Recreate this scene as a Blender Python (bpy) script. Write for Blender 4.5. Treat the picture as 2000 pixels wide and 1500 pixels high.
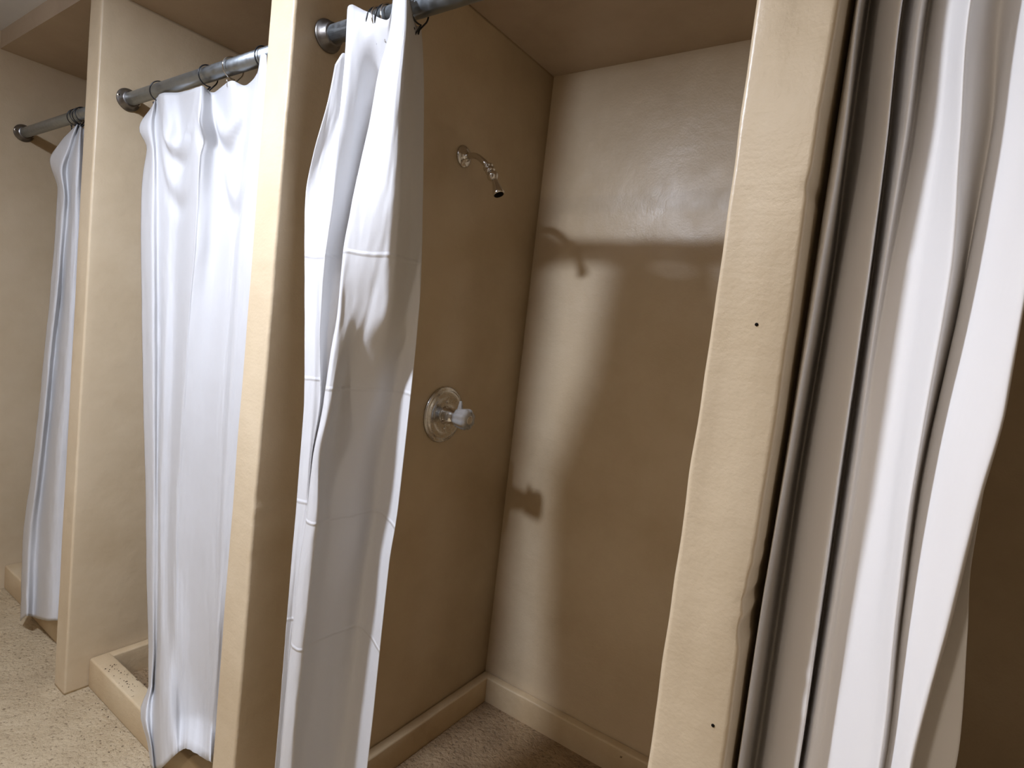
import bpy, bmesh, math, random
import numpy as np
from mathutils import Vector, Matrix, noise

# ------------------------------------------------------------------ camera, world, exposure
SC = bpy.context.scene
COL = SC.collection
for o in list(bpy.data.objects):
    bpy.data.objects.remove(o)

cam_data = bpy.data.cameras.new('camera')
cam = bpy.data.objects.new('camera', cam_data)
COL.objects.link(cam)
SC.camera = cam
cam_data.sensor_fit = 'HORIZONTAL'
cam_data.sensor_width = 36.0
cam_data.lens = 1125.7 / 2000.0 * 36.0
cam_data.clip_start = 0.02
CAM_R = Vector((0.81417869, 0.56941625, 0.1134821))
CAM_U = Vector((-0.13830226, 0.00037094, 0.99038999))
CAM_F = Vector((-0.56390206, 0.82204927, -0.07905357))
mw = Matrix.Identity(4)
for i in range(3):
    mw[i][0], mw[i][1], mw[i][2] = CAM_R[i], CAM_U[i], -CAM_F[i]
mw[0][3], mw[1][3], mw[2][3] = 1.1732, -0.7406, 1.3728
cam.matrix_world = mw

world = bpy.data.worlds.new('world')
SC.world = world
world.use_nodes = True
world.node_tree.nodes['Background'].inputs[0].default_value = (0.05, 0.05, 0.055, 1)
world.node_tree.nodes['Background'].inputs[1].default_value = 0.3

vs = SC.view_settings
vs.view_transform = 'Standard'
vs.look = 'None'
vs.gamma = 1.0
vs.use_curve_mapping = False
vs.exposure = 1.13
LAMP_AT, LAMP_WATT, LAMP_COLOR = (-0.07, -0.84), (18.5, 6.5), (0.90, 0.98, 1.16)       # the lamp in front of the open stall
COOL_FILL_AT, COOL_FILL_WATT, COOL_FILL_COLOR = (-1.35, -2.0), (0.2, 0.7), (0.82, 0.93, 1.18)        # unseen weak fill, added to cool the light at the far end
FOLD_FILL_AT, FOLD_FILL_WATT, FOLD_FILL_COLOR = (0.72, -1.85), (5.6, 0.9), (1.10, 0.97, 0.84)        # unseen fill behind the camera, added to lift the nearest curtain's shaded folds
SC.cycles.max_bounces = 6
SC.cycles.diffuse_bounces = 4
SC.cycles.glossy_bounces = 3
SC.cycles.transmission_bounces = 6
SC.cycles.caustics_reflective = False
SC.cycles.caustics_refractive = False

# ------------------------------------------------------------------ dimensions (metres)
W = 0.956            # clear width of a stall
T = 0.092            # partition thickness
D = 1.0115           # stall depth
X1 = -1.020          # right face of the left partition
XA = -2.0255         # end wall
X3 = W + T           # right face of the right partition
X4 = X3 + W          # left face of the partition beyond the nearest stall
XR = 4.0             # right wall of the room
HS = 2.30            # stall ceiling
HC = 2.37            # room ceiling
YF = -2.7            # wall behind the camera
ROD_Y, ROD_Z, ROD_R = 0.086, 1.995, 0.0195

random.seed(7)

# ------------------------------------------------------------------ helpers
def link(name, me, mat=None, parent=None):
    o = bpy.data.objects.new(name, me)
    COL.objects.link(o)
    if mat is not None and me is not None:
        me.materials.append(mat)
    if parent is not None:
        o.parent = parent
    return o

def finish(name, bm, mat, parent=None, smooth=False, loc=None):
    if loc is not None:
        bmesh.ops.translate(bm, verts=bm.verts, vec=-Vector(loc))
    bm.normal_update()
    me = bpy.data.meshes.new(name)
    bm.to_mesh(me)
    bm.free()
    if smooth:
        for p in me.polygons:
            p.use_smooth = True
    o = link(name, me, mat, parent)
    if loc is not None:
        o.location = loc
    return o

def thing(name, loc, label, cat, group=None):
    o = bpy.data.objects.new(name, None)
    COL.objects.link(o)
    o.location = loc
    o.empty_display_size = 0.05
    return tag(o, label, cat, group)

def tag(o, label, cat, group=None, kind=None):
    o['label'] = label
    o['category'] = cat
    if group:
        o['group'] = group
    if kind:
        o['kind'] = kind
    return o

def box(bm, x0, x1, y0, y1, z0, z1, bev=0.0, seg=2):
    r = bmesh.ops.create_cube(bm, size=1.0)
    vs_ = r['verts']
    for v in vs_:
        v.co = Vector((x0 + (v.co.x + .5) * (x1 - x0), y0 + (v.co.y + .5) * (y1 - y0), z0 + (v.co.z + .5) * (z1 - z0)))
    if bev > 0:
        es = list({e for v in vs_ for e in v.link_edges})
        bmesh.ops.bevel(bm, geom=es, offset=bev, segments=seg, profile=0.5, affect='EDGES')
    return bm

def tube(bm, pts, r, seg=12, caps=True):
    """sweep a circle (radius r or list of radii) along a polyline"""
    pts = [Vector(p) for p in pts]
    n = len(pts)
    rad = r if isinstance(r, (list, tuple)) else [r] * n
    rings = []
    up = None
    for i, p in enumerate(pts):
        d = (pts[min(i + 1, n - 1)] - pts[max(i - 1, 0)]).normalized()
        if up is None:
            up = Vector((0, 0, 1)) if abs(d.z) < .9 else Vector((1, 0, 0))
        a = d.cross(up).normalized()
        up = a.cross(d).normalized()
        rings.append([bm.verts.new(p + (a * math.cos(2 * math.pi * k / seg) + up * math.sin(2 * math.pi * k / seg)) * rad[i]) for k in range(seg)])
    for i in range(n - 1):
        for k in range(seg):
            bm.faces.new((rings[i][k], rings[i][(k + 1) % seg], rings[i + 1][(k + 1) % seg], rings[i + 1][k]))
    if caps:
        bm.faces.new(rings[0])
        bm.faces.new(list(reversed(rings[-1])))
    bmesh.ops.recalc_face_normals(bm, faces=bm.faces)
    return bm

def lathe(bm, origin, axis, prof, seg=32, flute=0, depth=0.0, cap0=True, cap1=True):
    """prof: list of (distance along the axis, radius)"""
    o = Vector(origin)
    ax = Vector(axis).normalized()
    a = ax.cross(Vector((0, 0, 1)) if abs(ax.z) < .9 else Vector((1, 0, 0))).normalized()
    b = ax.cross(a)
    rings = []
    for s, r in prof:
        ring = []
        for k in range(seg):
            th = 2 * math.pi * k / seg
            rr = r * (1 - depth * (0.5 + 0.5 * math.cos(flute * th))) if flute else r
            ring.append(bm.verts.new(o + ax * s + (a * math.cos(th) + b * math.sin(th)) * rr))
        rings.append(ring)
    for i in range(len(prof) - 1):
        for k in range(seg):
            bm.faces.new((rings[i][k], rings[i][(k + 1) % seg], rings[i + 1][(k + 1) % seg], rings[i + 1][k]))
    if cap0:
        bm.faces.new(rings[0])
    if cap1:
        bm.faces.new(list(reversed(rings[-1])))
    bmesh.ops.recalc_face_normals(bm, faces=bm.faces)
    return bm

def srgb(r, g, b):
    f = lambda c: ((c / 255 + 0.055) / 1.055) ** 2.4 if c > 10 else c / 255 / 12.92
    return (f(r), f(g), f(b), 1.0)

# ------------------------------------------------------------------ materials
def new_mat(name):
    m = bpy.data.materials.new(name)
    m.use_nodes = True
    nt = m.node_tree
    return m, nt, nt.nodes, nt.links, nt.nodes['Principled BSDF']

def noise_node(nt, vec, scale, detail=4, rough=0.55):
    n = nt.nodes.new('ShaderNodeTexNoise')
    n.inputs['Scale'].default_value = scale
    n.inputs['Detail'].default_value = detail
    n.inputs['Roughness'].default_value = rough
    nt.links.new(vec, n.inputs['Vector'])
    return n

def ramp_node(nt, fac, stops):
    r = nt.nodes.new('ShaderNodeValToRGB')
    el = r.color_ramp.elements
    while len(el) < len(stops):
        el.new(0.5)
    for e, (p, c) in zip(el, stops):
        e.position = p
        e.color = c
    nt.links.new(fac, r.inputs['Fac'])
    return r

def bump_node(nt, height, dist, strength=1.0, normal=None):
    b = nt.nodes.new('ShaderNodeBump')
    b.inputs['Distance'].default_value = dist
    b.inputs['Strength'].default_value = strength
    nt.links.new(height, b.inputs['Height'])
    if normal is not None:
        nt.links.new(normal, b.inputs['Normal'])
    return b

def pos_vec(nt):
    g = nt.nodes.new('ShaderNodeNewGeometry')
    return g.outputs['Position']

def paint_material(name, dark, mid, light, rough=0.38, bump=0.0012, pits=False, trowel=0.35):
    m, nt, N, L, P = new_mat(name)
    v = pos_vec(nt)
    n1 = noise_node(nt, v, 3.2, 5, 0.6)
    c = ramp_node(nt, n1.outputs['Fac'], [(0.3, dark), (0.5, mid), (0.72, light)])
    col = c.outputs['Color']
    if pits:
        n5 = noise_node(nt, v, 55, 2, 0.5)
        mask = ramp_node(nt, n5.outputs['Fac'], [(0.74, (0, 0, 0, 1)), (0.78, (1, 1, 1, 1))])
        mx = nt.nodes.new('ShaderNodeMixRGB')
        mx.inputs['Color2'].default_value = srgb(92, 70, 46)
        L.new(mask.outputs['Color'], mx.inputs['Fac'])
        L.new(col, mx.inputs['Color1'])
        col = mx.outputs['Color']
    L.new(col, P.inputs['Base Color'])
    n2 = noise_node(nt, v, 9, 3)
    n3 = noise_node(nt, v, 160, 3)
    mp = nt.nodes.new('ShaderNodeMapping')            # trowel marks, flatter in z
    mp.inputs['Scale'].default_value = (6, 6, 45)
    L.new(v, mp.inputs['Vector'])
    n4 = noise_node(nt, mp.outputs['Vector'], 1.0, 3)
    b1 = bump_node(nt, n2.outputs['Fac'], bump * 5, 0.5)
    b2 = bump_node(nt, n4.outputs['Fac'], bump * trowel, 0.5, b1.outputs['Normal'])
    b3 = bump_node(nt, n3.outputs['Fac'], bump * 0.6, 0.6, b2.outputs['Normal'])
    L.new(b3.outputs['Normal'], P.inputs['Normal'])
    rr = ramp_node(nt, n2.outputs['Fac'], [(0.3, (rough - .06,) * 3 + (1,)), (0.7, (rough + .08,) * 3 + (1,))])
    L.new(rr.outputs['Color'], P.inputs['Roughness'])
    P.inputs['Specular IOR Level'].default_value = 0.45
    return m

def pebble_material(name, base, dark, light, rough=0.55, amount=1.0):
    m, nt, N, L, P = new_mat(name)
    v = pos_vec(nt)
    n1 = noise_node(nt, v, 4.5, 5, 0.6)
    n2 = noise_node(nt, v, 85, 4, 0.65)
    n3 = noise_node(nt, v, 30, 3, 0.6)
    c = ramp_node(nt, n1.outputs['Fac'], [(0.3, dark), (0.5, base), (0.75, light)])
    mask = ramp_node(nt, n2.outputs['Fac'], [(0.34, (1, 1, 1, 1)), (0.43, (0, 0, 0, 1))])
    mx = nt.nodes.new('ShaderNodeMixRGB')
    mx.inputs['Color2'].default_value = srgb(96, 76, 52)
    mul = nt.nodes.new('ShaderNodeMath')
    mul.operation = 'MULTIPLY'
    mul.inputs[1].default_value = 0.75
    L.new(mask.outputs['Color'], mul.inputs[0])
    L.new(mul.outputs[0], mx.inputs['Fac'])
    L.new(c.outputs['Color'], mx.inputs['Color1'])
    L.new(mx.outputs['Color'], P.inputs['Base Color'])
    b1 = bump_node(nt, n3.outputs['Fac'], 0.010 * amount, 0.9)
    b2 = bump_node(nt, n2.outputs['Fac'], 0.007 * amount, 1.0, b1.outputs['Normal'])
    L.new(b2.outputs['Normal'], P.inputs['Normal'])
    P.inputs['Roughness'].default_value = rough
    return m

TAN_D, TAN_M, TAN_L = srgb(192, 172, 141), srgb(201, 182, 152), srgb(208, 190, 161)
M_WALL = paint_material('tan_wall_paint', TAN_D, TAN_M, TAN_L)
M_PART = paint_material('tan_partition_paint', TAN_D, TAN_M, TAN_L, 0.36, 0.0013, trowel=0.8)
M_PAN = paint_material('tan_pan_paint', srgb(180, 156, 122), srgb(196, 174, 140), srgb(206, 188, 156), 0.45, 0.002, pits=True)
M_SOFFIT = paint_material('tan_soffit_paint', srgb(172, 153, 132), srgb(184, 166, 145), srgb(192, 175, 154), 0.5)
M_CEIL = paint_material('off_white_ceiling_paint', srgb(208, 212, 222), srgb(215, 219, 229), srgb(221, 225, 234), 0.6)
M_ROOM = paint_material('brown_room_wall_paint', srgb(140, 122, 100), srgb(150, 132, 110), srgb(158, 140, 118), 0.5)
M_FLOOR = pebble_material('rough_floor_paint', srgb(184, 165, 134), srgb(168, 148, 118), srgb(198, 180, 150))
M_PANFLOOR = pebble_material('pebbly_pan_floor', srgb(150, 124, 92), srgb(126, 102, 74), srgb(172, 148, 114), 0.6, 1.5)

def vinyl_material(name, creases=(), base=(0.70, 0.70, 0.71, 1), thru=0.20, rough=0.42):
    m, nt, N, L, P = new_mat(name)
    v = pos_vec(nt)
    P.inputs['Base Color'].default_value = base
    P.inputs['Roughness'].default_value = rough
    P.inputs['Specular IOR Level'].default_value = 0.4
    tr = N.new('ShaderNodeBsdfTranslucent')
    tr.inputs['Color'].default_value = (0.82, 0.76, 0.68, 1)
    mix = N.new('ShaderNodeMixShader')
    mix.inputs['Fac'].default_value = thru
    out = N['Material Output']
    L.new(P.outputs[0], mix.inputs[1])
    L.new(tr.outputs[0], mix.inputs[2])
    L.new(mix.outputs[0], out.inputs['Surface'])
    mp = N.new('ShaderNodeMapping')
    mp.inputs['Scale'].default_value = (22, 22, 9)
    L.new(v, mp.inputs['Vector'])
    n1 = noise_node(nt, mp.outputs['Vector'], 1.0, 3, 0.5)
    b = bump_node(nt, n1.outputs['Fac'], 0.004, 0.35)
    if creases:
        sep = N.new('ShaderNodeSeparateXYZ')
        L.new(v, sep.inputs[0])
        wob = noise_node(nt, v, 14, 2)
        madd = N.new('ShaderNodeMath')
        madd.operation = 'MULTIPLY_ADD'
        L.new(wob.outputs['Fac'], madd.inputs[0])
        madd.inputs[1].default_value = 0.012
        L.new(sep.outputs['Z'], madd.inputs[2])
        acc = None
        for z in creases:
            sub = N.new('ShaderNodeMath')
            sub.operation = 'SUBTRACT'
            L.new(madd.outputs[0], sub.inputs[0])
            sub.inputs[1].default_value = z + 0.006
            ab = N.new('ShaderNodeMath')
            ab.operation = 'ABSOLUTE'
            L.new(sub.outputs[0], ab.inputs[0])
            mr = N.new('ShaderNodeMapRange')
            mr.interpolation_type = 'SMOOTHSTEP'
            mr.inputs['From Min'].default_value = 0.0
            mr.inputs['From Max'].default_value = 0.006
            mr.inputs['To Min'].default_value = 1.0
            mr.inputs['To Max'].default_value = 0.0
            L.new(ab.outputs[0], mr.inputs['Value'])
            if acc is None:
                acc = mr.outputs[0]
            else:
                mx = N.new('ShaderNodeMath')
                mx.operation = 'MAXIMUM'
                L.new(acc, mx.inputs[0])
                L.new(mr.outputs[0], mx.inputs[1])
                acc = mx.outputs[0]
        b = bump_node(nt, acc, 0.0022, 0.6, b.outputs['Normal'])
    L.new(b.outputs['Normal'], P.inputs['Normal'])
    return m

M_VINYL = vinyl_material('white_vinyl')
M_CLOTH = vinyl_material('warm_white_curtain_cloth', (), (0.90, 0.87, 0.84, 1), 0.10, 0.6)
M_VINYL_CREASED = vinyl_material('white_creased_vinyl', (1.50, 1.235, 0.965, 0.70), (0.77, 0.77, 0.78, 1), 0.27)

def metal_material(name, col, rough, bump=0.0):
    m, nt, N, L, P = new_mat(name)
    P.inputs['Base Color'].default_value = col
    P.inputs['Metallic'].default_value = 1.0
    P.inputs['Roughness'].default_value = rough
    v = pos_vec(nt)
    n = noise_node(nt, v, 60, 4)
    r = ramp_node(nt, n.outputs['Fac'], [(0.3, (max(0, rough - .05),) * 3 + (1,)), (0.7, (rough + .12,) * 3 + (1,))])
    L.new(r.outputs['Color'], P.inputs['Roughness'])
    if bump:
        b = bump_node(nt, n.outputs['Fac'], bump, 0.5)
        L.new(b.outputs['Normal'], P.inputs['Normal'])
    return m

M_CHROME = metal_material('polished_chrome', (0.72, 0.70, 0.67, 1), 0.05)
M_BRUSHED = metal_material('worn_chrome', (0.66, 0.64, 0.60, 1), 0.24)
M_STEEL = metal_material('galvanised_steel', (0.34, 0.37, 0.39, 1), 0.38, 0.0006)
M_FLANGE = metal_material('tarnished_flange_steel', (0.20, 0.19, 0.18, 1), 0.35, 0.0006)

def plain_material(name, col, rough=0.5, spec=0.5):
    m, nt, N, L, P = new_mat(name)
    v = pos_vec(nt)
    n = noise_node(nt, v, 40, 3)
    c = ramp_node(nt, n.outputs['Fac'], [(0.3, tuple(k * .85 for k in col[:3]) + (1,)), (0.7, col)])
    L.new(c.outputs['Color'], P.inputs['Base Color'])
    P.inputs['Roughness'].default_value = rough
    P.inputs['Specular IOR Level'].default_value = spec
    return m

M_BLACK = plain_material('black_wire', (0.012, 0.012, 0.013, 1), 0.35)
M_HOLE = plain_material('dark_hole', (0.006, 0.004, 0.003, 1), 0.9, 0.1)
M_SCREW = metal_material('bright_screw', (0.8, 0.78, 0.74, 1), 0.25)
M_FLAKE = plain_material('dirt_flake', srgb(70, 52, 36), 0.8)
M_FIXTURE = plain_material('white_enamel', (0.75, 0.75, 0.74, 1), 0.35)

m, nt, N, L, P = new_mat('clear_acrylic')
P.inputs['Base Color'].default_value = (0.93, 0.92, 0.90, 1)
P.inputs['Transmission Weight'].default_value = 0.72
P.inputs['Roughness'].default_value = 0.16
P.inputs['IOR'].default_value = 1.49
M_ACRYLIC = m

def lamp_material(name, strength, color):
    m, nt, N, L, P = new_mat(name)
    P.inputs['Base Color'].default_value = (0.9, 0.9, 0.9, 1)
    P.inputs['Emission Color'].default_value = color + (1,)
    P.inputs['Emission Strength'].default_value = strength
    m.cycles.emission_sampling = 'NONE'
    return m

# ------------------------------------------------------------------ setting
def slab(name, x0, x1, y0, y1, z0, z1, mat, label, cat):
    bm = bmesh.new()
    box(bm, x0, x1, y0, y1, z0, z1)
    return tag(finish(name, bm, mat), label, cat, kind='structure')

slab('floor', XA - .1, XR + .1, YF - .1, D + .1, -0.12, 0.0, M_FLOOR, 'rough tan painted concrete floor in front of the shower stalls', 'floor')
slab('ceiling', XA - .1, XR + .1, YF - .1, D + .1, HC, HC + .1, M_CEIL, 'pale grey room ceiling above the shower row', 'ceiling')
slab('wall_back', XA - .1, XR + .1, D, D + .1, 0.0, HC, M_WALL, 'tan painted rear wall behind the shower stalls', 'wall')
slab('wall_left', XA - .1, XA, YF, D, 0.0, HC, M_WALL, 'tan painted end wall beside the farthest stall', 'wall')
slab('wall_right', XR, XR + .1, YF, D, 0.0, HC, M_WALL, 'tan painted wall at the right end of the room', 'wall')
slab('wall_front', XA, XR, YF - .1, YF, 0.0, HC, M_ROOM, 'dull brown painted wall of the room facing the showers', 'wall')
slab('ceiling_stalls', XA, XR, 0.0, D, HS, HC, M_SOFFIT, 'lowered tan ceiling slab over the shower stalls', 'ceiling')

def partition(name, x0, x1, label, seed, wav=0.002, chip=0.0):
    """painted masonry fin with soft, uneven front edges; x0..x1, front at y=0"""
    bm = bmesh.new()
    r = 0.007
    prof = [('b', x0)]                                            # plan outline, from rear left to rear right
    pts = [(x0, D), (x0, 0.5), (x0, 0.12), (x0, 0.05), (x0, 0.025)]
    for k in range(7):
        a = math.pi + k / 6 * math.pi / 2
        pts.append((x0 + r + r * math.cos(a), r + r * math.sin(a)))
    n = 7
    for k in range(1, n):
        pts.append((x0 + r + (x1 - x0 - 2 * r) * k / n, 0.0))
    for k in range(7):
        a = 1.5 * math.pi + k / 6 * math.pi / 2
        pts.append((x1 - r + r * math.cos(a), r + r * math.sin(a)))
    pts += [(x1, 0.025), (x1, 0.05), (x1, 0.12), (x1, 0.5), (x1, D)]
    rows = 260
    grid = []
    for i in range(rows + 1):
        z = HS * i / rows
        row = []
        for (x, y) in pts:
            fx = fy = 0.0
            if y < 0.2:
                w = 1.0 - y / 0.2
                side = -1 if x < (x0 + x1) / 2 else 1
                e = abs(x - (x0 + x1) / 2) / ((x1 - x0) / 2)      # 1 at the corners
                n1 = noise.noise(Vector((seed + side * 3.1, z * 2.2, 0.3)))
                n2 = noise.noise(Vector((seed * 1.7 + side * 5.3, z * 11, 2.0)))
                n3 = noise.noise(Vector((seed * 2.9 + side * 7.7, z * 38, 5.0)))
                ee = e ** 4
                fx = -side * w * ee * wav * (0.9 * n1 + 0.45 * n2)
                fy = w * (wav * 0.5 * noise.noise(Vector((x * 22, z * 5, seed))))
                if chip and side > 0:
                    n4 = noise.noise(Vector((seed * 1.3 + 2.2, z * 90, 9.0)))
                    c = max(0.0, n2 * 0.6 + n3 * 0.8 + n4 * 0.35 - 0.22)
                    fx -= w * (e ** 8) * chip * c
                    fy += w * (e ** 10) * chip * c
            row.append(bm.verts.new((x + fx, y + fy, z)))
        grid.append(row)
    for i in range(rows):
        for k in range(len(pts) - 1):
            bm.faces.new((grid[i][k], grid[i][k + 1], grid[i + 1][k + 1], grid[i + 1][k]))
        bm.faces.new((grid[i][-1], grid[i][0], grid[i + 1][0], grid[i + 1][-1]))
    bm.faces.new(list(reversed(grid[0])))
    bm.faces.new(grid[-1])
    bmesh.ops.recalc_face_normals(bm, faces=bm.faces)
    o = finish(name, bm, M_PART, smooth=True, loc=((x0 + x1) / 2, 0, 0))
    return tag(o, label, 'partition', kind='structure')

partition('wall_partition_left', X1 - T, X1, 'farthest tan partition, between the two leftmost shower curtains', 1.0)
partition('wall_partition_middle', -T, 0.0, 'middle tan partition carrying the shower valve and head', 4.0, 0.0025, 0.004)
pr = partition('wall_partition_right', W, X3, 'nearest tan partition with a broad chipped front edge', 9.0, 0.0055, 0.011)
partition('wall_partition_outer', X4, X4 + T, 'outermost tan partition, at the far side of the nearest stall', 6.0, 0.003, 0.004)
for (hx, hz) in ((1.0114, 1.4224), (1.0296, 0.919)):
    bm = bmesh.new()
    lathe(bm, (0, 0, 0), (0, -1, 0), [(-0.004, 0.0021), (0.0006, 0.0021), (0.0010, 0.0012)], 12)
    h = finish('nail_hole', bm, M_HOLE, pr, True)
    h.location = (hx - (W + X3) / 2, 0.0055 * 0.5 * noise.noise(Vector((hx * 22, hz * 5, 9.0))), hz)

# ------------------------------------------------------------------ shower pans
def pan(x0, x1, ys, label):
    hp, hf = 0.1063, 0.014
    cx = (x0 + x1) / 2
    t = thing('shower_pan', (cx, 0.5, 0), label, 'shower pan', 'raised shower pans')
    g = 0.0015
    def part(name, a, b, c, d, z0, z1, mat, bev):
        bm = bmesh.new()
        box(bm, a, b, c, d, z0, z1)
        # cut into strips so that the edges can be a little uneven
        bmesh.ops.subdivide_edges(bm, edges=[e for e in bm.edges if e.calc_length() > .3], cuts=24, use_grid_fill=True)
        sharp = [e for e in bm.edges if len(e.link_faces) == 2 and e.calc_face_angle(0) > .5]
        if bev:
            bmesh.ops.bevel(bm, geom=sharp, offset=bev, segments=3, profile=.5, affect='EDGES')
        for v in bm.verts:
            if v.co.z > z0 + .02:
                v.co.z += 0.0016 * noise.noise(v.co * 14)
        bmesh.ops.translate(bm, verts=bm.verts, vec=(-cx, -0.5, 0))
        return finish(name, bm, mat, t, True)
    lw, fw, bw = 0.036, 0.062, 0.036
    part('pan_floor', x0 + g, x1 - g, ys + .01, D - g, 0.0, hf, M_PANFLOOR, 0)
    part('front_curb', x0 + g, x1 - g, ys, ys + fw, 0.0, hp, M_PAN, 0.007)
    part('side_lip', x0 + g, x0 + lw, ys + fw - .012, D - g, 0.0, hp - .0006, M_PAN, 0.006)
    part('side_lip', x1 - lw, x1 - g, ys + fw - .012, D - g, 0.0, hp - .0006, M_PAN, 0.006)
    part('back_lip', x0 + lw - .012, x1 - lw + .012, D - bw, D - g, 0.0, hp - .0012, M_PAN, 0.006)
    return t

pan(XA, X1 - T, 0.088, 'tan raised shower pan in the farthest stall, behind the narrow curtain')
pan(X1, -T, 0.0685, 'tan raised shower pan with a dirty rim under the wide white curtain')
pan(0.0, W, 0.0685, 'dark shower pan in the open stall below the chrome valve')
pan(X3, X4, 0.0685, 'shower pan behind the beige shaded curtain of the nearest stall')

# loose dirt on the rim and floor of the second pan and along its foot
def flakes():
    bm = bmesh.new()
    spots = []
    for k in range(46):
        spots.append((random.uniform(-.93, -.70), random.uniform(.075, .125), 0.1072))
    for k in range(60):
        spots.append((random.uniform(-.96, -.72), random.uniform(.15, .34), 0.0142))
    for k in range(26):
        spots.append((random.uniform(-1.0, -.45), 0.0685 - abs(random.gauss(0.004, .03)) - .004, 0.0002))
    for (x, y, z) in spots:
        r = random.uniform(.0012, .0035)
        a0 = random.uniform(0, 6.28)
        base = [bm.verts.new((x + r * random.uniform(.5, 1.2) * math.cos(a0 + k * 2.09), y + r * random.uniform(.5, 1.2) * math.sin(a0 + k * 2.09), z)) for k in range(3)]
        top = bm.verts.new((x, y, z + r * .8))
        bm.faces.new(base)
        for k in range(3):
            bm.faces.new((base[k], base[(k + 1) % 3], top))
    bmesh.ops.recalc_face_normals(bm, faces=bm.faces)
    return finish('dirt_flakes', bm, M_FLAKE, loc=(-.85, .1, 0.1072))
tag(flakes(), 'loose dark dirt specks on the rim and foot of the pan under the wide curtain', 'dirt', kind='stuff')

# ------------------------------------------------------------------ curtain rods
def rod(x0, x1, label, lug):
    t = thing('curtain_rod', (x0, ROD_Y, ROD_Z), label, 'curtain rod', 'shower curtain rods')
    bm = bmesh.new()
    lathe(bm, (0.004, 0, 0), (1, 0, 0), [(0, ROD_R), (x1 - x0 - .008, ROD_R)], 28)
    finish('pipe', bm, M_STEEL, t, True)
    for (xx, s) in ((0.0005, 1), (x1 - x0 - .0005, -1)):
        bm = bmesh.new()
        lathe(bm, (xx, 0, 0), (s, 0, 0), [(0, .034), (.003, .035), (.006, .033), (.010, .0265), (.024, .0245), (.026, .022)], 32)
        fl = finish('flange', bm, M_FLANGE, t, True)
        if lug:
            for (dy, dz) in ((-.0285, .004), (.0285, -.004)):
                bm = bmesh.new()
                lathe(bm, (xx + s * .0045, dy, dz), (s, 0, 0), [(0, .0062), (.003, .0058), (.0042, .0035)], 14)
                sc = finish('screw', bm, M_SCREW, fl, True)
                bm = bmesh.new()
                lathe(bm, (xx + s * .0086, dy, dz), (s, 0, 0), [(0, .0026), (.0006, .0024)], 10)
                finish('screw_slot', bm, M_HOLE, fl, True)
    return t

rod(XA, X1 - T, 'dark steel curtain rod in the farthest stall', True)
rod(X1, -T, 'galvanised steel curtain rod above the wide white curtain', True)
rod(0.0, W, 'steel curtain rod above the bunched curtain of the open stall', False)
rod(X3, X4, 'curtain rod over the shaded curtain of the nearest stall', False)

# ------------------------------------------------------------------ curtains
def pchip(zs, vs_, zq):
    """monotone cubic interpolation, clamped outside"""
    zs = np.asarray(zs, float)
    vs_ = np.asarray(vs_, float)
    h = np.diff(zs)
    dl = np.diff(vs_) / h
    m_ = np.zeros(len(zs))
    m_[0], m_[-1] = dl[0], dl[-1]
    for i in range(1, len(zs) - 1):
        m_[i] = 0 if dl[i - 1] * dl[i] <= 0 else 2 * dl[i - 1] * dl[i] / (dl[i - 1] + dl[i])
    zq = np.clip(zq, zs[0], zs[-1])
    i = np.clip(np.searchsorted(zs, zq) - 1, 0, len(h) - 1)
    t = (zq - zs[i]) / h[i]
    return ((1 + 2 * t) * (1 - t) ** 2 * vs_[i] + t * (1 - t) ** 2 * h[i] * m_[i]
            + t * t * (3 - 2 * t) * vs_[i + 1] + t * t * (t - 1) * h[i] * m_[i + 1])

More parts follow.
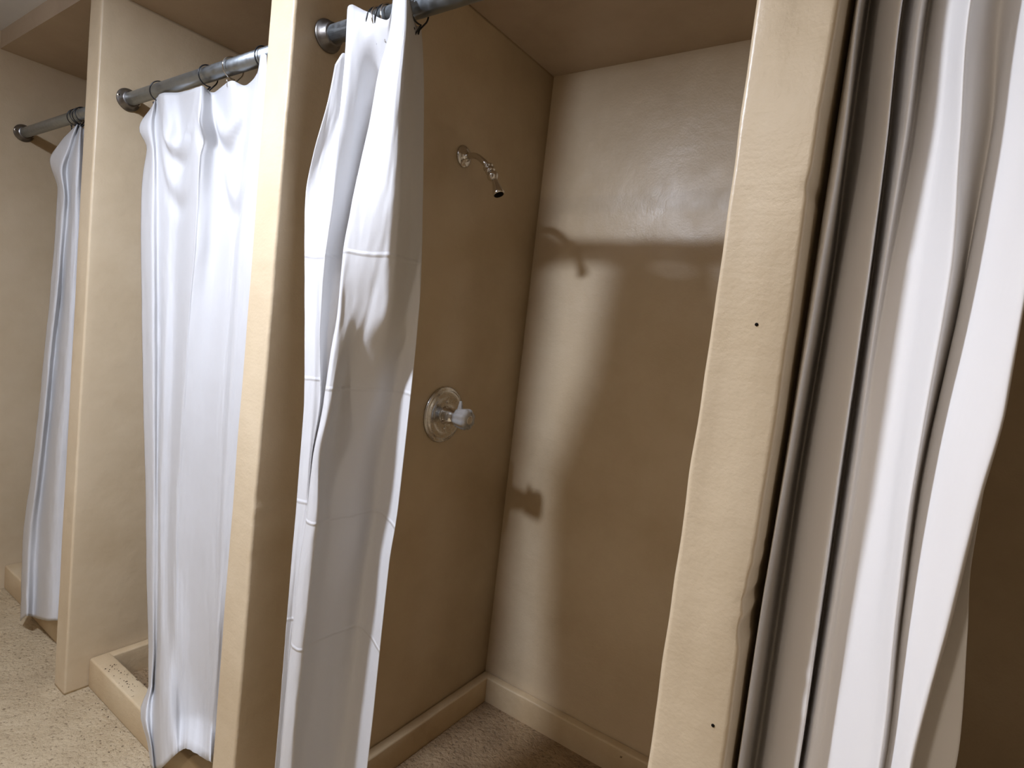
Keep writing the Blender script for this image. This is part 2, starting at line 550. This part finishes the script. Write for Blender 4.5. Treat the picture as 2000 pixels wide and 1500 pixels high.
def curtain(name, cols, mat, label, top=None, bottom=None, rows=150, sub=9, wr=0.0012, seed=0.0, hem=True, tension=0.5, swags=()):
    """cols: vertical lines (x,y,z knots from the top down) at folds and valleys; a sheet is spun through them"""
    K = len(cols)
    fx, fy, zt, zb = [], [], [], []
    for c in cols:
        c2 = sorted(c, key=lambda q: q[2])
        zs = [q[2] for q in c2]
        fx.append((zs, [q[0] for q in c2]))
        fy.append((zs, [q[1] for q in c2]))
        zt.append(max(zs) if top is None else top)
        zb.append(min(zs) if bottom is None else bottom)
    tt = np.linspace(0, 1, rows + 1)
    X = np.zeros((K, rows + 1)); Y = X.copy(); Z = X.copy()
    for k in range(K):
        zq = zt[k] + (zb[k] - zt[k]) * tt
        X[k] = pchip(*fx[k], zq)
        Y[k] = pchip(*fy[k], zq)
        Z[k] = zq
    def cr(A, i, t):
        p0, p1, p2, p3 = A[max(i - 1, 0)], A[i], A[i + 1], A[min(i + 2, K - 1)]
        m1, m2 = (p2 - p0) * tension, (p3 - p1) * tension
        return ((2 * t ** 3 - 3 * t * t + 1) * p1 + (t ** 3 - 2 * t * t + t) * m1 + (-2 * t ** 3 + 3 * t * t) * p2 + (t ** 3 - t * t) * m2)
    lines = []
    for i in range(K - 1):
        for s in range(sub):
            t = s / sub
            lines.append((cr(X, i, t), cr(Y, i, t), cr(Z, i, t)))
    lines.append((X[-1], Y[-1], Z[-1]))
    bm = bmesh.new()
    uvg = []
    ox, oy = float(np.mean(X)), float(np.mean(Y))
    for j in range(rows + 1):
        row = []
        for q, (lx, ly, lz) in enumerate(lines):
            p = Vector((lx[j], ly[j], lz[j]))
            s = q * 0.012
            w = wr * noise.noise(Vector((s * 30 + seed, p.z * 9, seed * 2.0))) + wr * .6 * noise.noise(Vector((s * 60 + seed, p.z * 26, 4.0)))
            for (xm, zl, hw, rise, amp, th) in swags:             # drooping folds between two hooks
                k = (p.x - xm) / hw
                if abs(k) < 1:
                    d = (p.z - (zl + rise * k * k)) / th
                    w += amp * (1 - k * k) * (math.exp(-d * d) - 0.8 * math.exp(-(d + 1.7) ** 2))
            row.append(bm.verts.new((p.x + w * .6 - ox, p.y - w - oy, p.z)))
        uvg.append(row)
    for j in range(rows):
        for q in range(len(lines) - 1):
            bm.faces.new((uvg[j][q], uvg[j + 1][q], uvg[j + 1][q + 1], uvg[j][q + 1]))
    bm.normal_update()
    me = bpy.data.meshes.new(name)
    bm.to_mesh(me)
    bm.free()
    for p in me.polygons:
        p.use_smooth = True
    o = link(name, me, mat)
    o.location = (ox, oy, 0)
    sol = o.modifiers.new('thickness', 'SOLIDIFY')
    sol.thickness = 0.0009
    sol.offset = 0
    tag(o, label, 'shower curtain', 'white shower curtains')
    return o

CURTAIN_C = [
 [(0.100,0.040,1.898), (0.092,0.035,1.819), (0.065,0.030,1.715), (0.045,0.034,1.631), (0.066,0.036,1.432), (0.102,0.034,1.167), (0.111,0.030,0.940), (0.126,0.020,0.656), (0.129,0.020,0.356)],
 [(0.106,0.050,1.923), (0.101,0.048,1.823), (0.076,0.050,1.720), (0.067,0.050,1.634), (0.091,0.045,1.435), (0.124,0.040,1.170), (0.133,0.035,0.945), (0.129,0.030,0.653), (0.130,0.030,0.351)],
 [(0.109,0.065,1.936), (0.106,0.066,1.898), (0.110,0.062,1.782), (0.110,0.060,1.710), (0.114,0.056,1.590), (0.113,0.052,1.476), (0.119,0.050,1.348), (0.140,0.050,1.184), (0.137,0.040,1.060), (0.146,0.035,0.944), (0.143,0.030,0.834), (0.140,0.030,0.669), (0.132,0.030,0.474), (0.134,0.030,0.353)],
 [(0.113,0.050,2.015), (0.139,0.035,1.879), (0.150,0.025,1.764), (0.154,0.020,1.694), (0.165,0.012,1.578), (0.163,0.008,1.470), (0.167,0.008,1.349), (0.189,0.008,1.193), (0.179,0.006,1.073), (0.182,0.005,0.960), (0.173,0.005,0.850), (0.170,0.005,0.691), (0.163,0.005,0.502), (0.164,0.005,0.384)],
 [(0.158,0.060,2.002), (0.160,0.055,1.885), (0.163,0.050,1.772), (0.159,0.050,1.703), (0.158,0.045,1.597), (0.152,0.040,1.501), (0.157,0.035,1.393), (0.165,0.030,1.286), (0.175,0.025,1.190), (0.159,0.025,1.066), (0.165,0.022,0.952), (0.158,0.020,0.842), (0.155,0.020,0.679), (0.148,0.020,0.487), (0.149,0.020,0.367)],
 [(0.227,0.061,1.972), (0.175,0.100,1.886), (0.164,0.100,1.804), (0.156,0.095,1.717), (0.154,0.085,1.618), (0.162,0.065,1.505), (0.184,0.045,1.396), (0.190,0.030,1.289), (0.196,0.020,1.193), (0.186,0.012,1.073), (0.188,0.010,0.960), (0.181,0.008,0.852), (0.178,0.008,0.693), (0.171,0.008,0.504), (0.172,0.008,0.387)],
 [(0.239,0.060,2.017), (0.257,0.045,1.939), (0.261,0.020,1.838), (0.266,0.008,1.757), (0.260,0.000,1.679), (0.256,-0.010,1.590), (0.246,-0.012,1.492), (0.246,-0.012,1.382), (0.241,-0.016,1.303), (0.241,-0.022,1.212), (0.228,-0.026,1.087), (0.225,-0.026,0.977), (0.216,-0.026,0.873), (0.211,-0.026,0.719), (0.208,-0.026,0.540), (0.209,-0.026,0.427)],
 [(0.271,0.050,2.006), (0.289,0.035,1.928), (0.296,0.012,1.829), (0.304,0.000,1.750), (0.304,-0.008,1.673), (0.297,-0.014,1.587), (0.280,-0.010,1.493), (0.261,-0.002,1.384), (0.260,-0.012,1.305), (0.264,-0.022,1.208), (0.249,-0.026,1.091), (0.256,-0.026,0.980), (0.251,-0.026,0.884), (0.247,-0.026,0.733), (0.243,-0.026,0.557), (0.244,-0.026,0.446)],
 [(0.289,0.045,1.997), (0.310,0.030,1.921), (0.327,0.012,1.824), (0.338,0.004,1.747), (0.344,-0.002,1.672), (0.342,-0.004,1.588), (0.324,0.004,1.496), (0.290,0.020,1.388), (0.258,0.025,1.307), (0.240,0.015,1.203), (0.230,0.008,1.083), (0.246,0.004,0.971), (0.243,0.004,0.874), (0.238,0.004,0.718), (0.235,0.004,0.538), (0.239,0.004,0.425)],
 [(0.287,0.055,1.998), (0.306,0.045,1.930), (0.328,0.030,1.831), (0.338,0.025,1.755), (0.351,0.018,1.677), (0.358,0.016,1.593), (0.351,0.022,1.500), (0.334,0.035,1.393), (0.296,0.060,1.312), (0.269,0.075,1.206), (0.246,0.080,1.079), (0.250,0.080,0.957), (0.244,0.080,0.854), (0.236,0.080,0.689), (0.233,0.080,0.499), (0.234,0.080,0.378)],
 [(0.279,0.085,1.965), (0.284,0.085,1.941), (0.297,0.080,1.857), (0.311,0.075,1.777), (0.324,0.070,1.696), (0.332,0.070,1.607), (0.334,0.075,1.509), (0.333,0.080,1.397), (0.302,0.110,1.315), (0.280,0.125,1.206), (0.264,0.130,1.077), (0.261,0.128,0.951), (0.256,0.125,0.846), (0.256,0.120,0.682), (0.259,0.115,0.494), (0.261,0.112,0.375)],
 [(0.258,0.120,1.983), (0.276,0.115,1.927), (0.296,0.110,1.841), (0.318,0.105,1.707), (0.329,0.105,1.616), (0.340,0.105,1.515), (0.348,0.105,1.401), (0.342,0.112,1.320), (0.345,0.108,1.225), (0.351,0.100,1.099), (0.356,0.092,0.984), (0.352,0.088,0.886), (0.353,0.085,0.734), (0.354,0.083,0.556), (0.353,0.082,0.443)],
]
CURTAIN_B = [
 [(-0.839,0.085,1.952), (-0.833,0.050,1.870), (-0.810,0.065,1.816), (-0.819,0.062,1.740), (-0.801,0.056,1.615), (-0.778,0.065,1.338), (-0.748,0.075,1.024), (-0.711,0.085,0.707), (-0.640,0.085,0.319), (-0.609,0.080,0.185), (-0.574,0.045,0.143), (-0.518,0.030,0.123), (-0.484,0.030,0.093), (-0.453,0.030,0.031)],
 [(-0.794,0.070,1.951), (-0.763,0.050,1.859), (-0.734,0.050,1.789), (-0.720,0.050,1.641), (-0.687,0.055,1.342), (-0.665,0.065,1.038), (-0.642,0.075,0.728), (-0.589,0.075,0.344), (-0.558,0.065,0.215), (-0.514,0.035,0.176), (-0.472,0.020,0.152), (-0.445,0.020,0.119), (-0.416,0.020,0.049)],
 [(-0.815,0.085,1.972), (-0.761,0.070,1.858), (-0.725,0.063,1.763), (-0.699,0.068,1.495), (-0.672,0.076,1.192), (-0.650,0.082,0.883), (-0.614,0.085,0.574), (-0.588,0.085,0.340), (-0.574,0.080,0.201), (-0.501,0.045,0.171), (-0.454,0.030,0.109), (-0.423,0.030,0.040)],
 [(-0.741,0.070,1.971), (-0.658,0.055,1.842), (-0.665,0.066,1.760), (-0.650,0.070,1.496), (-0.621,0.070,1.198), (-0.609,0.075,0.893), (-0.574,0.075,0.590), (-0.521,0.065,0.375), (-0.425,0.030,0.216), (-0.358,0.012,0.093)],
 [(-0.668,0.085,1.969), (-0.628,0.080,1.847), (-0.612,0.080,1.644), (-0.602,0.083,1.351), (-0.590,0.085,1.050), (-0.577,0.087,0.743), (-0.514,0.077,0.452), (-0.401,0.039,0.284), (-0.323,0.016,0.134)],
 [(-0.510,0.060,1.950), (-0.462,0.045,1.818), (-0.468,0.053,1.550), (-0.486,0.060,1.355), (-0.502,0.070,1.065), (-0.513,0.077,0.838), (-0.493,0.077,0.615), (-0.441,0.065,0.407), (-0.361,0.041,0.227), (-0.301,0.020,0.160)],
 [(-0.488,0.060,1.949), (-0.445,0.050,1.818), (-0.447,0.056,1.551), (-0.467,0.063,1.357), (-0.483,0.075,1.068), (-0.494,0.083,0.842), (-0.479,0.083,0.618), (-0.422,0.071,0.413), (-0.366,0.058,0.216), (-0.298,0.030,0.166)],
 [(-0.499,0.095,1.948), (-0.462,0.095,1.835), (-0.428,0.093,1.558), (-0.428,0.093,1.363), (-0.430,0.095,1.076), (-0.439,0.098,0.854), (-0.431,0.095,0.630), (-0.399,0.085,0.417), (-0.343,0.071,0.220), (-0.274,0.035,0.181)],
 [(-0.378,0.075,1.952), (-0.363,0.085,1.821), (-0.355,0.093,1.558), (-0.358,0.095,1.367), (-0.360,0.097,1.088), (-0.366,0.101,0.871), (-0.356,0.097,0.654), (-0.327,0.090,0.444), (-0.309,0.087,0.229), (-0.229,0.045,0.180)],
 [(-0.343,0.095,1.944), (-0.317,0.090,1.818), (-0.325,0.093,1.558), (-0.328,0.095,1.369), (-0.326,0.097,1.093), (-0.321,0.099,0.882), (-0.303,0.095,0.672), (-0.277,0.085,0.467), (-0.274,0.085,0.247), (-0.195,0.045,0.186)],
 [(-0.257,0.075,1.948), (-0.247,0.065,1.802), (-0.261,0.068,1.552), (-0.272,0.075,1.371), (-0.281,0.083,1.101), (-0.281,0.087,0.893), (-0.267,0.087,0.686), (-0.246,0.080,0.481), (-0.242,0.080,0.247), (-0.173,0.045,0.193)],
 [(-0.217,0.060,1.984), (-0.220,0.068,1.801), (-0.234,0.074,1.553), (-0.240,0.081,1.373), (-0.251,0.089,1.106), (-0.254,0.095,0.899), (-0.246,0.095,0.691), (-0.240,0.095,0.478), (-0.232,0.092,0.235), (-0.202,0.080,0.148)],
 [(-0.184,0.055,1.973), (-0.183,0.075,1.799), (-0.185,0.080,1.554), (-0.190,0.087,1.377), (-0.200,0.095,1.114), (-0.208,0.102,0.909), (-0.207,0.105,0.700), (-0.208,0.105,0.487), (-0.198,0.092,0.252), (-0.205,0.100,0.126)],
]
CURTAIN_A = [
 [(-1.448,0.085,1.960), (-1.466,0.050,1.897), (-1.510,0.031,1.827), (-1.481,0.050,1.724), (-1.478,0.049,1.607), (-1.482,0.046,1.405), (-1.512,0.045,1.148), (-1.542,0.044,0.880), (-1.591,0.043,0.601), (-1.632,0.040,0.367), (-1.583,0.031,0.035)],
 [(-1.402,0.075,1.957), (-1.387,0.045,1.870), (-1.385,0.027,1.784), (-1.371,0.035,1.697), (-1.389,0.039,1.590), (-1.392,0.037,1.388), (-1.425,0.035,1.143), (-1.449,0.034,0.890), (-1.495,0.033,0.605), (-1.533,0.031,0.372), (-1.480,0.020,0.099)],
 [(-1.435,0.090,1.966), (-1.386,0.060,1.866), (-1.399,0.052,1.793), (-1.387,0.057,1.667), (-1.397,0.057,1.521), (-1.425,0.060,1.296), (-1.458,0.060,1.005), (-1.491,0.060,0.703), (-1.526,0.059,0.409), (-1.495,0.050,0.077)],
 [(-1.368,0.075,1.946), (-1.306,0.050,1.847), (-1.294,0.044,1.730), (-1.299,0.045,1.572), (-1.299,0.045,1.302), (-1.314,0.045,1.025), (-1.323,0.040,0.741), (-1.345,0.040,0.447), (-1.313,0.031,0.141)],
 [(-1.390,0.090,1.949), (-1.316,0.070,1.845), (-1.296,0.064,1.736), (-1.280,0.060,1.575), (-1.276,0.060,1.306), (-1.280,0.060,1.030), (-1.294,0.060,0.746), (-1.299,0.060,0.456), (-1.263,0.051,0.154)],
 [(-1.378,0.100,1.951), (-1.335,0.090,1.853), (-1.307,0.090,1.582), (-1.296,0.090,1.308), (-1.300,0.090,1.027), (-1.299,0.090,0.741), (-1.303,0.090,0.448), (-1.292,0.091,0.128)],
]
CURTAIN_D = [
 [(1.054,0.075,1.829), (1.054,0.075,1.658), (1.054,0.075,1.480), (1.054,0.075,1.227), (1.054,0.075,1.046), (1.054,0.075,0.833)],
 [(1.061,0.058,1.817), (1.066,0.058,1.651), (1.064,0.058,1.478), (1.060,0.058,1.232), (1.057,0.058,1.055), (1.058,0.058,0.847)],
 [(1.054,0.185,1.887), (1.056,0.185,1.694), (1.061,0.185,1.496), (1.058,0.185,1.214), (1.059,0.185,1.012), (1.060,0.185,0.774)],
 [(1.076,0.120,1.847), (1.083,0.120,1.670), (1.082,0.110,1.486), (1.081,0.110,1.230), (1.084,0.110,1.047), (1.087,0.110,0.832)],
 [(1.101,0.060,1.809), (1.108,0.060,1.647), (1.112,0.060,1.481), (1.114,0.060,1.245), (1.117,0.060,1.077), (1.121,0.060,0.879)],
 [(1.102,0.080,1.820), (1.109,0.080,1.654), (1.113,0.080,1.483), (1.116,0.080,1.242), (1.119,0.080,1.071), (1.122,0.080,0.869)],
 [(1.099,0.140,1.852), (1.107,0.140,1.674), (1.113,0.140,1.492), (1.117,0.140,1.234), (1.119,0.140,1.050), (1.122,0.135,0.837)],
 [(1.121,0.085,1.818), (1.126,0.085,1.654), (1.126,0.085,1.485), (1.129,0.090,1.244), (1.130,0.095,1.070), (1.130,0.095,0.864)],
 [(1.126,0.140,1.846), (1.131,0.130,1.669), (1.131,0.105,1.488), (1.137,0.095,1.245), (1.140,0.095,1.073), (1.145,0.092,0.874)],
 [(1.145,0.085,1.812), (1.154,0.085,1.651), (1.151,0.085,1.486), (1.153,0.085,1.250), (1.156,0.080,1.085), (1.161,0.075,0.893)],
 [(1.154,0.070,1.803), (1.163,0.070,1.645), (1.165,0.070,1.484), (1.171,0.065,1.258), (1.175,0.055,1.101), (1.179,0.050,0.917)],
 [(1.161,0.045,1.788), (1.170,0.045,1.636), (1.176,0.043,1.481), (1.179,0.035,1.264), (1.186,0.030,1.113), (1.194,0.030,0.937)],
 [(1.168,0.012,1.769), (1.179,0.012,1.625), (1.190,0.012,1.477), (1.189,0.012,1.269), (1.194,0.012,1.123), (1.202,0.012,0.952)],
 [(1.173,0.035,1.780), (1.184,0.035,1.632), (1.195,0.035,1.481), (1.192,0.030,1.268), (1.197,0.025,1.119), (1.205,0.022,0.948)],
 [(1.194,0.085,1.801), (1.205,0.080,1.645), (1.205,0.070,1.486), (1.197,0.055,1.265), (1.201,0.045,1.114), (1.209,0.036,0.942)],
 [(1.207,0.055,1.783), (1.210,0.050,1.634), (1.207,0.045,1.483), (1.201,0.035,1.269), (1.205,0.028,1.121), (1.213,0.022,0.952)],
 [(1.221,0.015,1.758), (1.229,0.010,1.619), (1.228,0.005,1.478), (1.222,0.000,1.279), (1.222,0.000,1.137), (1.219,0.003,0.966)],
 [(1.232,-0.020,1.738), (1.242,-0.025,1.606), (1.246,-0.025,1.460), (1.246,-0.025,1.363), (1.240,-0.022,1.271), (1.235,-0.018,1.148), (1.227,-0.012,0.980)],
 [(1.237,-0.005,1.744), (1.248,-0.010,1.611), (1.250,-0.010,1.462), (1.251,-0.010,1.363), (1.245,-0.008,1.270), (1.240,-0.004,1.145), (1.231,0.000,0.974)],
 [(1.239,0.070,1.783), (1.251,0.060,1.634), (1.253,0.060,1.471), (1.252,0.055,1.362), (1.244,0.050,1.255), (1.238,0.050,1.126), (1.232,0.050,0.946)],
 [(1.244,0.060,1.777), (1.257,0.060,1.633), (1.255,0.055,1.470), (1.254,0.050,1.362), (1.251,0.045,1.252), (1.252,0.045,1.190), (1.260,0.045,1.108), (1.270,0.045,0.970)],
]


ca = curtain('shower_curtain', CURTAIN_A, M_VINYL, 'narrow white curtain hanging in the farthest stall on the left', seed=3.0, wr=.002)
cb = curtain('shower_curtain', CURTAIN_B, M_VINYL, 'wide white curtain drawn across the second stall, hem on the curb', seed=8.0, wr=.0014,
             swags=((-.40, 1.82, .095, .10, .016, .026), (-.62, 1.80, .10, .13, .014, .024), (-.60, 1.68, .12, .16, .008, .03), (-.33, 1.66, .10, .14, .008, .03)))
CC = [c + [(c[-1][0] + (c[-1][0] - .22) * .1, min(c[-1][1], .085), 0.118)] for c in CURTAIN_C]
cc = curtain('shower_curtain', CC, M_VINYL_CREASED, 'creased white curtain bunched beside the open stall with the valve', seed=5.0, wr=.0014)
CD = [[(c[0][0], ROD_Y + (c[0][1] - ROD_Y) * .5, 1.952)] + c + [(c[-1][0], c[-1][1], 0.118)] for c in CURTAIN_D]
cd = curtain('shower_curtain', CD, M_CLOTH, 'nearest curtain, pleated, its left folds shaded by the partition', seed=12.0, wr=.0006)

# ------------------------------------------------------------------ curtain rings
def ring(x, label, group, z_hook=1.935, tilt=0.0, mat=None, dx=0.0):
    """open wire hook round the rod with a bead on its tip"""
    R = 0.0265
    pts = []
    for k in range(31):
        a = math.radians(-70 - k / 30 * 325)
        yy = R * math.cos(a)
        zz = R * math.sin(a) - 0.004
        pts.append((dx * (k / 30 - .5) + tilt * zz, yy, zz))
    zb = z_hook - ROD_Z
    head = [(pts[0][0], -0.004, zb + .002), (pts[0][0], -0.009, zb - .004), (pts[0][0], -0.010, zb + .010)]
    tail = [(pts[-1][0], 0.006, -0.040), (pts[-1][0], 0.004, zb + .006)]
    path = list(reversed(head)) + pts + tail
    bm = bmesh.new()
    tube(bm, path, 0.0018, 8)
    o = finish('curtain_ring', bm, mat or M_BLACK, smooth=True)
    o.location = (x, ROD_Y, ROD_Z)
    tag(o, label, 'curtain ring', group)
    bm = bmesh.new()
    bmesh.ops.create_uvsphere(bm, u_segments=10, v_segments=8, radius=0.0034)
    bmesh.ops.translate(bm, verts=bm.verts, vec=head[-1])
    finish('hook_bead', bm, mat or M_BLACK, o, True)
    return o

GB = 'wire rings of the wide curtain'
ring(-0.80, 'black wire ring at the left corner of the wide curtain', GB, 1.945, .35)
ring(-0.515, 'black wire ring at the middle peak of the wide curtain', GB, 1.945, .1)
ring(-0.39, 'bright wire ring between two black rings of the wide curtain', GB, 1.945, 0, M_CHROME, .01)
ring(-0.245, 'black wire ring of the wide curtain closest to the middle partition', GB, 1.955, 0)
GC = 'wire rings of the bunched curtain'
ORD = ('leftmost', 'second', 'third', 'rightmost')
for (x, tl), w in zip(((0.165, .2), (0.178, -.15), (0.192, .3), (0.205, -.1)), ORD):
    ring(x, w + ' wire ring in the tight cluster on the rod over the bunched curtain', GC, 1.945, tl, M_CHROME if x in (.178, .205) else M_BLACK, .006)
ring(0.285, 'black wire ring through the free right corner of the bunched curtain', GC, 1.940, 0.0)
GA = 'wire rings of the farthest curtain'
for (x, tl), w in zip(((-1.455, .2), (-1.43, -.2), (-1.405, .25), (-1.38, -.1)), ORD):
    ring(x, w + ' dark wire ring in the cluster above the farthest narrow curtain', GA, 1.95, tl)

# ------------------------------------------------------------------ shower head
def shower_head(y, z):
    t = thing('showerhead', (0.0, y, z), 'small chrome shower head on a bent arm in the open stall', 'shower head')
    bm = bmesh.new()
    lathe(bm, (0.0003, 0, 0), (1, 0, 0), [(0, .031), (.0025, .0315), (.006, .028), (.009, .019), (.011, .0125), (.014, .0115)], 36)
    finish('wall_flange', bm, M_CHROME, t, True)
    arm = [(0.004, 0, 0), (0.020, 0, 0.0005), (0.038, 0, 0.0), (0.052, 0, -0.004), (0.066, 0, -0.012), (0.080, 0, -0.022), (0.098, 0, -0.038)]
    bm = bmesh.new()
    tube(bm, arm, 0.0088, 16)
    finish('arm', bm, M_CHROME, t, True)
    d = Vector((0.60, 0, -0.80)).normalized()
    o = Vector((0.094, 0, -0.034))
    bm = bmesh.new()
    lathe(bm, o, d, [(0, .0105), (.003, .0155), (.006, .0155), (.008, .012), (.014, .012), (.016, .0145), (.022, .0145), (.025, .010)], 24)
    finish('collar', bm, M_CHROME, t, True)
    o2 = o + d * .025
    bm = bmesh.new()
    lathe(bm, o2, d, [(0, .009), (.004, .0135), (.010, .0165), (.016, .0160), (.022, .0120), (.026, .0085)], 24)
    finish('ball_joint', bm, M_CHROME, t, True)
    o3 = o2 + d * .026
    d3 = Vector((0.45, 0, -0.9)).normalized()
    bm = bmesh.new()
    lathe(bm, o3 - d3 * .002, d3, [(0, .0075), (.006, .0085), (.016, .0100), (.030, .0130), (.042, .0165), (.047, .0172), (.050, .0160)], 28)
    h = finish('spray_nozzle', bm, M_CHROME, t, True)
    bm = bmesh.new()
    lathe(bm, o3 + d3 * .0475, d3, [(0, .0142), (.0012, .0140), (.0016, .010)], 24)
    finish('spray_face', bm, M_HOLE, h, True)
    return t
shower_head(0.583, 1.889)

# ------------------------------------------------------------------ shower valve
def shower_valve(y, z):
    t = thing('shower_valve', (0.0, y, z), 'round chrome shower valve with clear acrylic knob on the partition', 'shower valve')
    bm = bmesh.new()
    lathe(bm, (0.0003, 0, 0), (1, 0, 0), [(0, .0875), (.003, .0880), (.007, .0855), (.009, .0800), (.010, .0770), (.0125, .0755), (.0145, .0700), (.0150, .0600), (.0135, .0560), (.0120, .0520), (.0125, .0300), (.014, .0270)], 56)
    finish('escutcheon_plate', bm, M_BRUSHED, t, True)
    bm = bmesh.new()
    lathe(bm, (0.011, 0, 0), (1, 0, 0), [(0, .0300), (.006, .0300), (.008, .0255), (.036, .0245), (.039, .0215), (.046, .0210)], 32)
    finish('stem_sleeve', bm, M_CHROME, t, True)
    bm = bmesh.new()
    lathe(bm, (0.054, 0, 0), (1, 0, 0), [(0, .0215), (.003, .0260), (.010, .0290), (.022, .0315), (.036, .0335), (.044, .0335), (.050, .0300), (.053, .0230)], 64, 8, 0.10)
    k = finish('knob', bm, M_ACRYLIC, t, True)
    bm = bmesh.new()
    lathe(bm, (0.1045, 0, 0), (1, 0, 0), [(0, .0135), (.0032, .0135), (.004, .0110)], 28)
    finish('knob_cap', bm, M_BRUSHED, k, True)
    bm = bmesh.new()
    box(bm, .058, .074, -.006, .006, .024, .052, .0025)
    for v in bm.verts:
        if v.co.z > .040:
            v.co.y *= .45
            v.co.x = .066 + (v.co.x - .066) * .55
    finish('knob_pointer', bm, M_ACRYLIC, k, True)
    for sz in (-1, 1):
        bm = bmesh.new()
        lathe(bm, (0.011, 0, sz * .042), (1, 0, 0), [(0, .0055), (.003, .0052), (.0042, .003)], 14)
        finish('plate_screw', bm, M_CHROME, t, True)
    return t
shower_valve(0.612, 1.113)

# ------------------------------------------------------------------ ceiling lamps
def ceiling_lamp(at, watt, color, label, r=0.10, h=0.018):
    x, y = at
    t = thing('ceiling_lamp', (x, y, HC), label, 'ceiling lamp', 'flush ceiling lamps')
    bm = bmesh.new()
    lathe(bm, (0, 0, 0), (0, 0, -1), [(0, r * .8), (.004, r * .85), (.012, r * .85), (.014, r * .75)], 40)
    finish('lamp_base', bm, M_FIXTURE, t, True)
    bm = bmesh.new()
    lathe(bm, (0, 0, -.013), (0, 0, -1), [(0, r * .93)] + [(.004 + h * math.sin(a), r * math.cos(a)) for a in [k / 7 * math.pi / 2 * .97 for k in range(8)]], 28)
    finish('diffuser', bm, lamp_material('lamp_diffuser', 2.0, color), t, True)
    # most of the light leaves the diffuser downwards, the rest all round
    for kind, w in (('AREA', watt[0]), ('POINT', watt[1])):
        ld = bpy.data.lights.new('lamp_light', kind)
        ld.energy = w
        ld.color = color
        if kind == 'AREA':
            ld.shape = 'DISK'
            ld.size = 0.15
        else:
            ld.shadow_soft_size = 0.045
        lo = bpy.data.objects.new('lamp_light', ld)
        COL.objects.link(lo)
        lo.parent = t
        lo.location = (0, 0, -.013 - .004 - h - (.036 if kind == 'AREA' else .048))
    return t

ceiling_lamp(LAMP_AT, LAMP_WATT, LAMP_COLOR, 'round white ceiling lamp in front of the open stall')
ceiling_lamp(COOL_FILL_AT, COOL_FILL_WATT, COOL_FILL_COLOR, 'added cool fill lamp, out of view near the far end of the room', .14)
ceiling_lamp(FOLD_FILL_AT, FOLD_FILL_WATT, FOLD_FILL_COLOR, 'added fill lamp behind the camera that brightens the nearest curtain', .14)
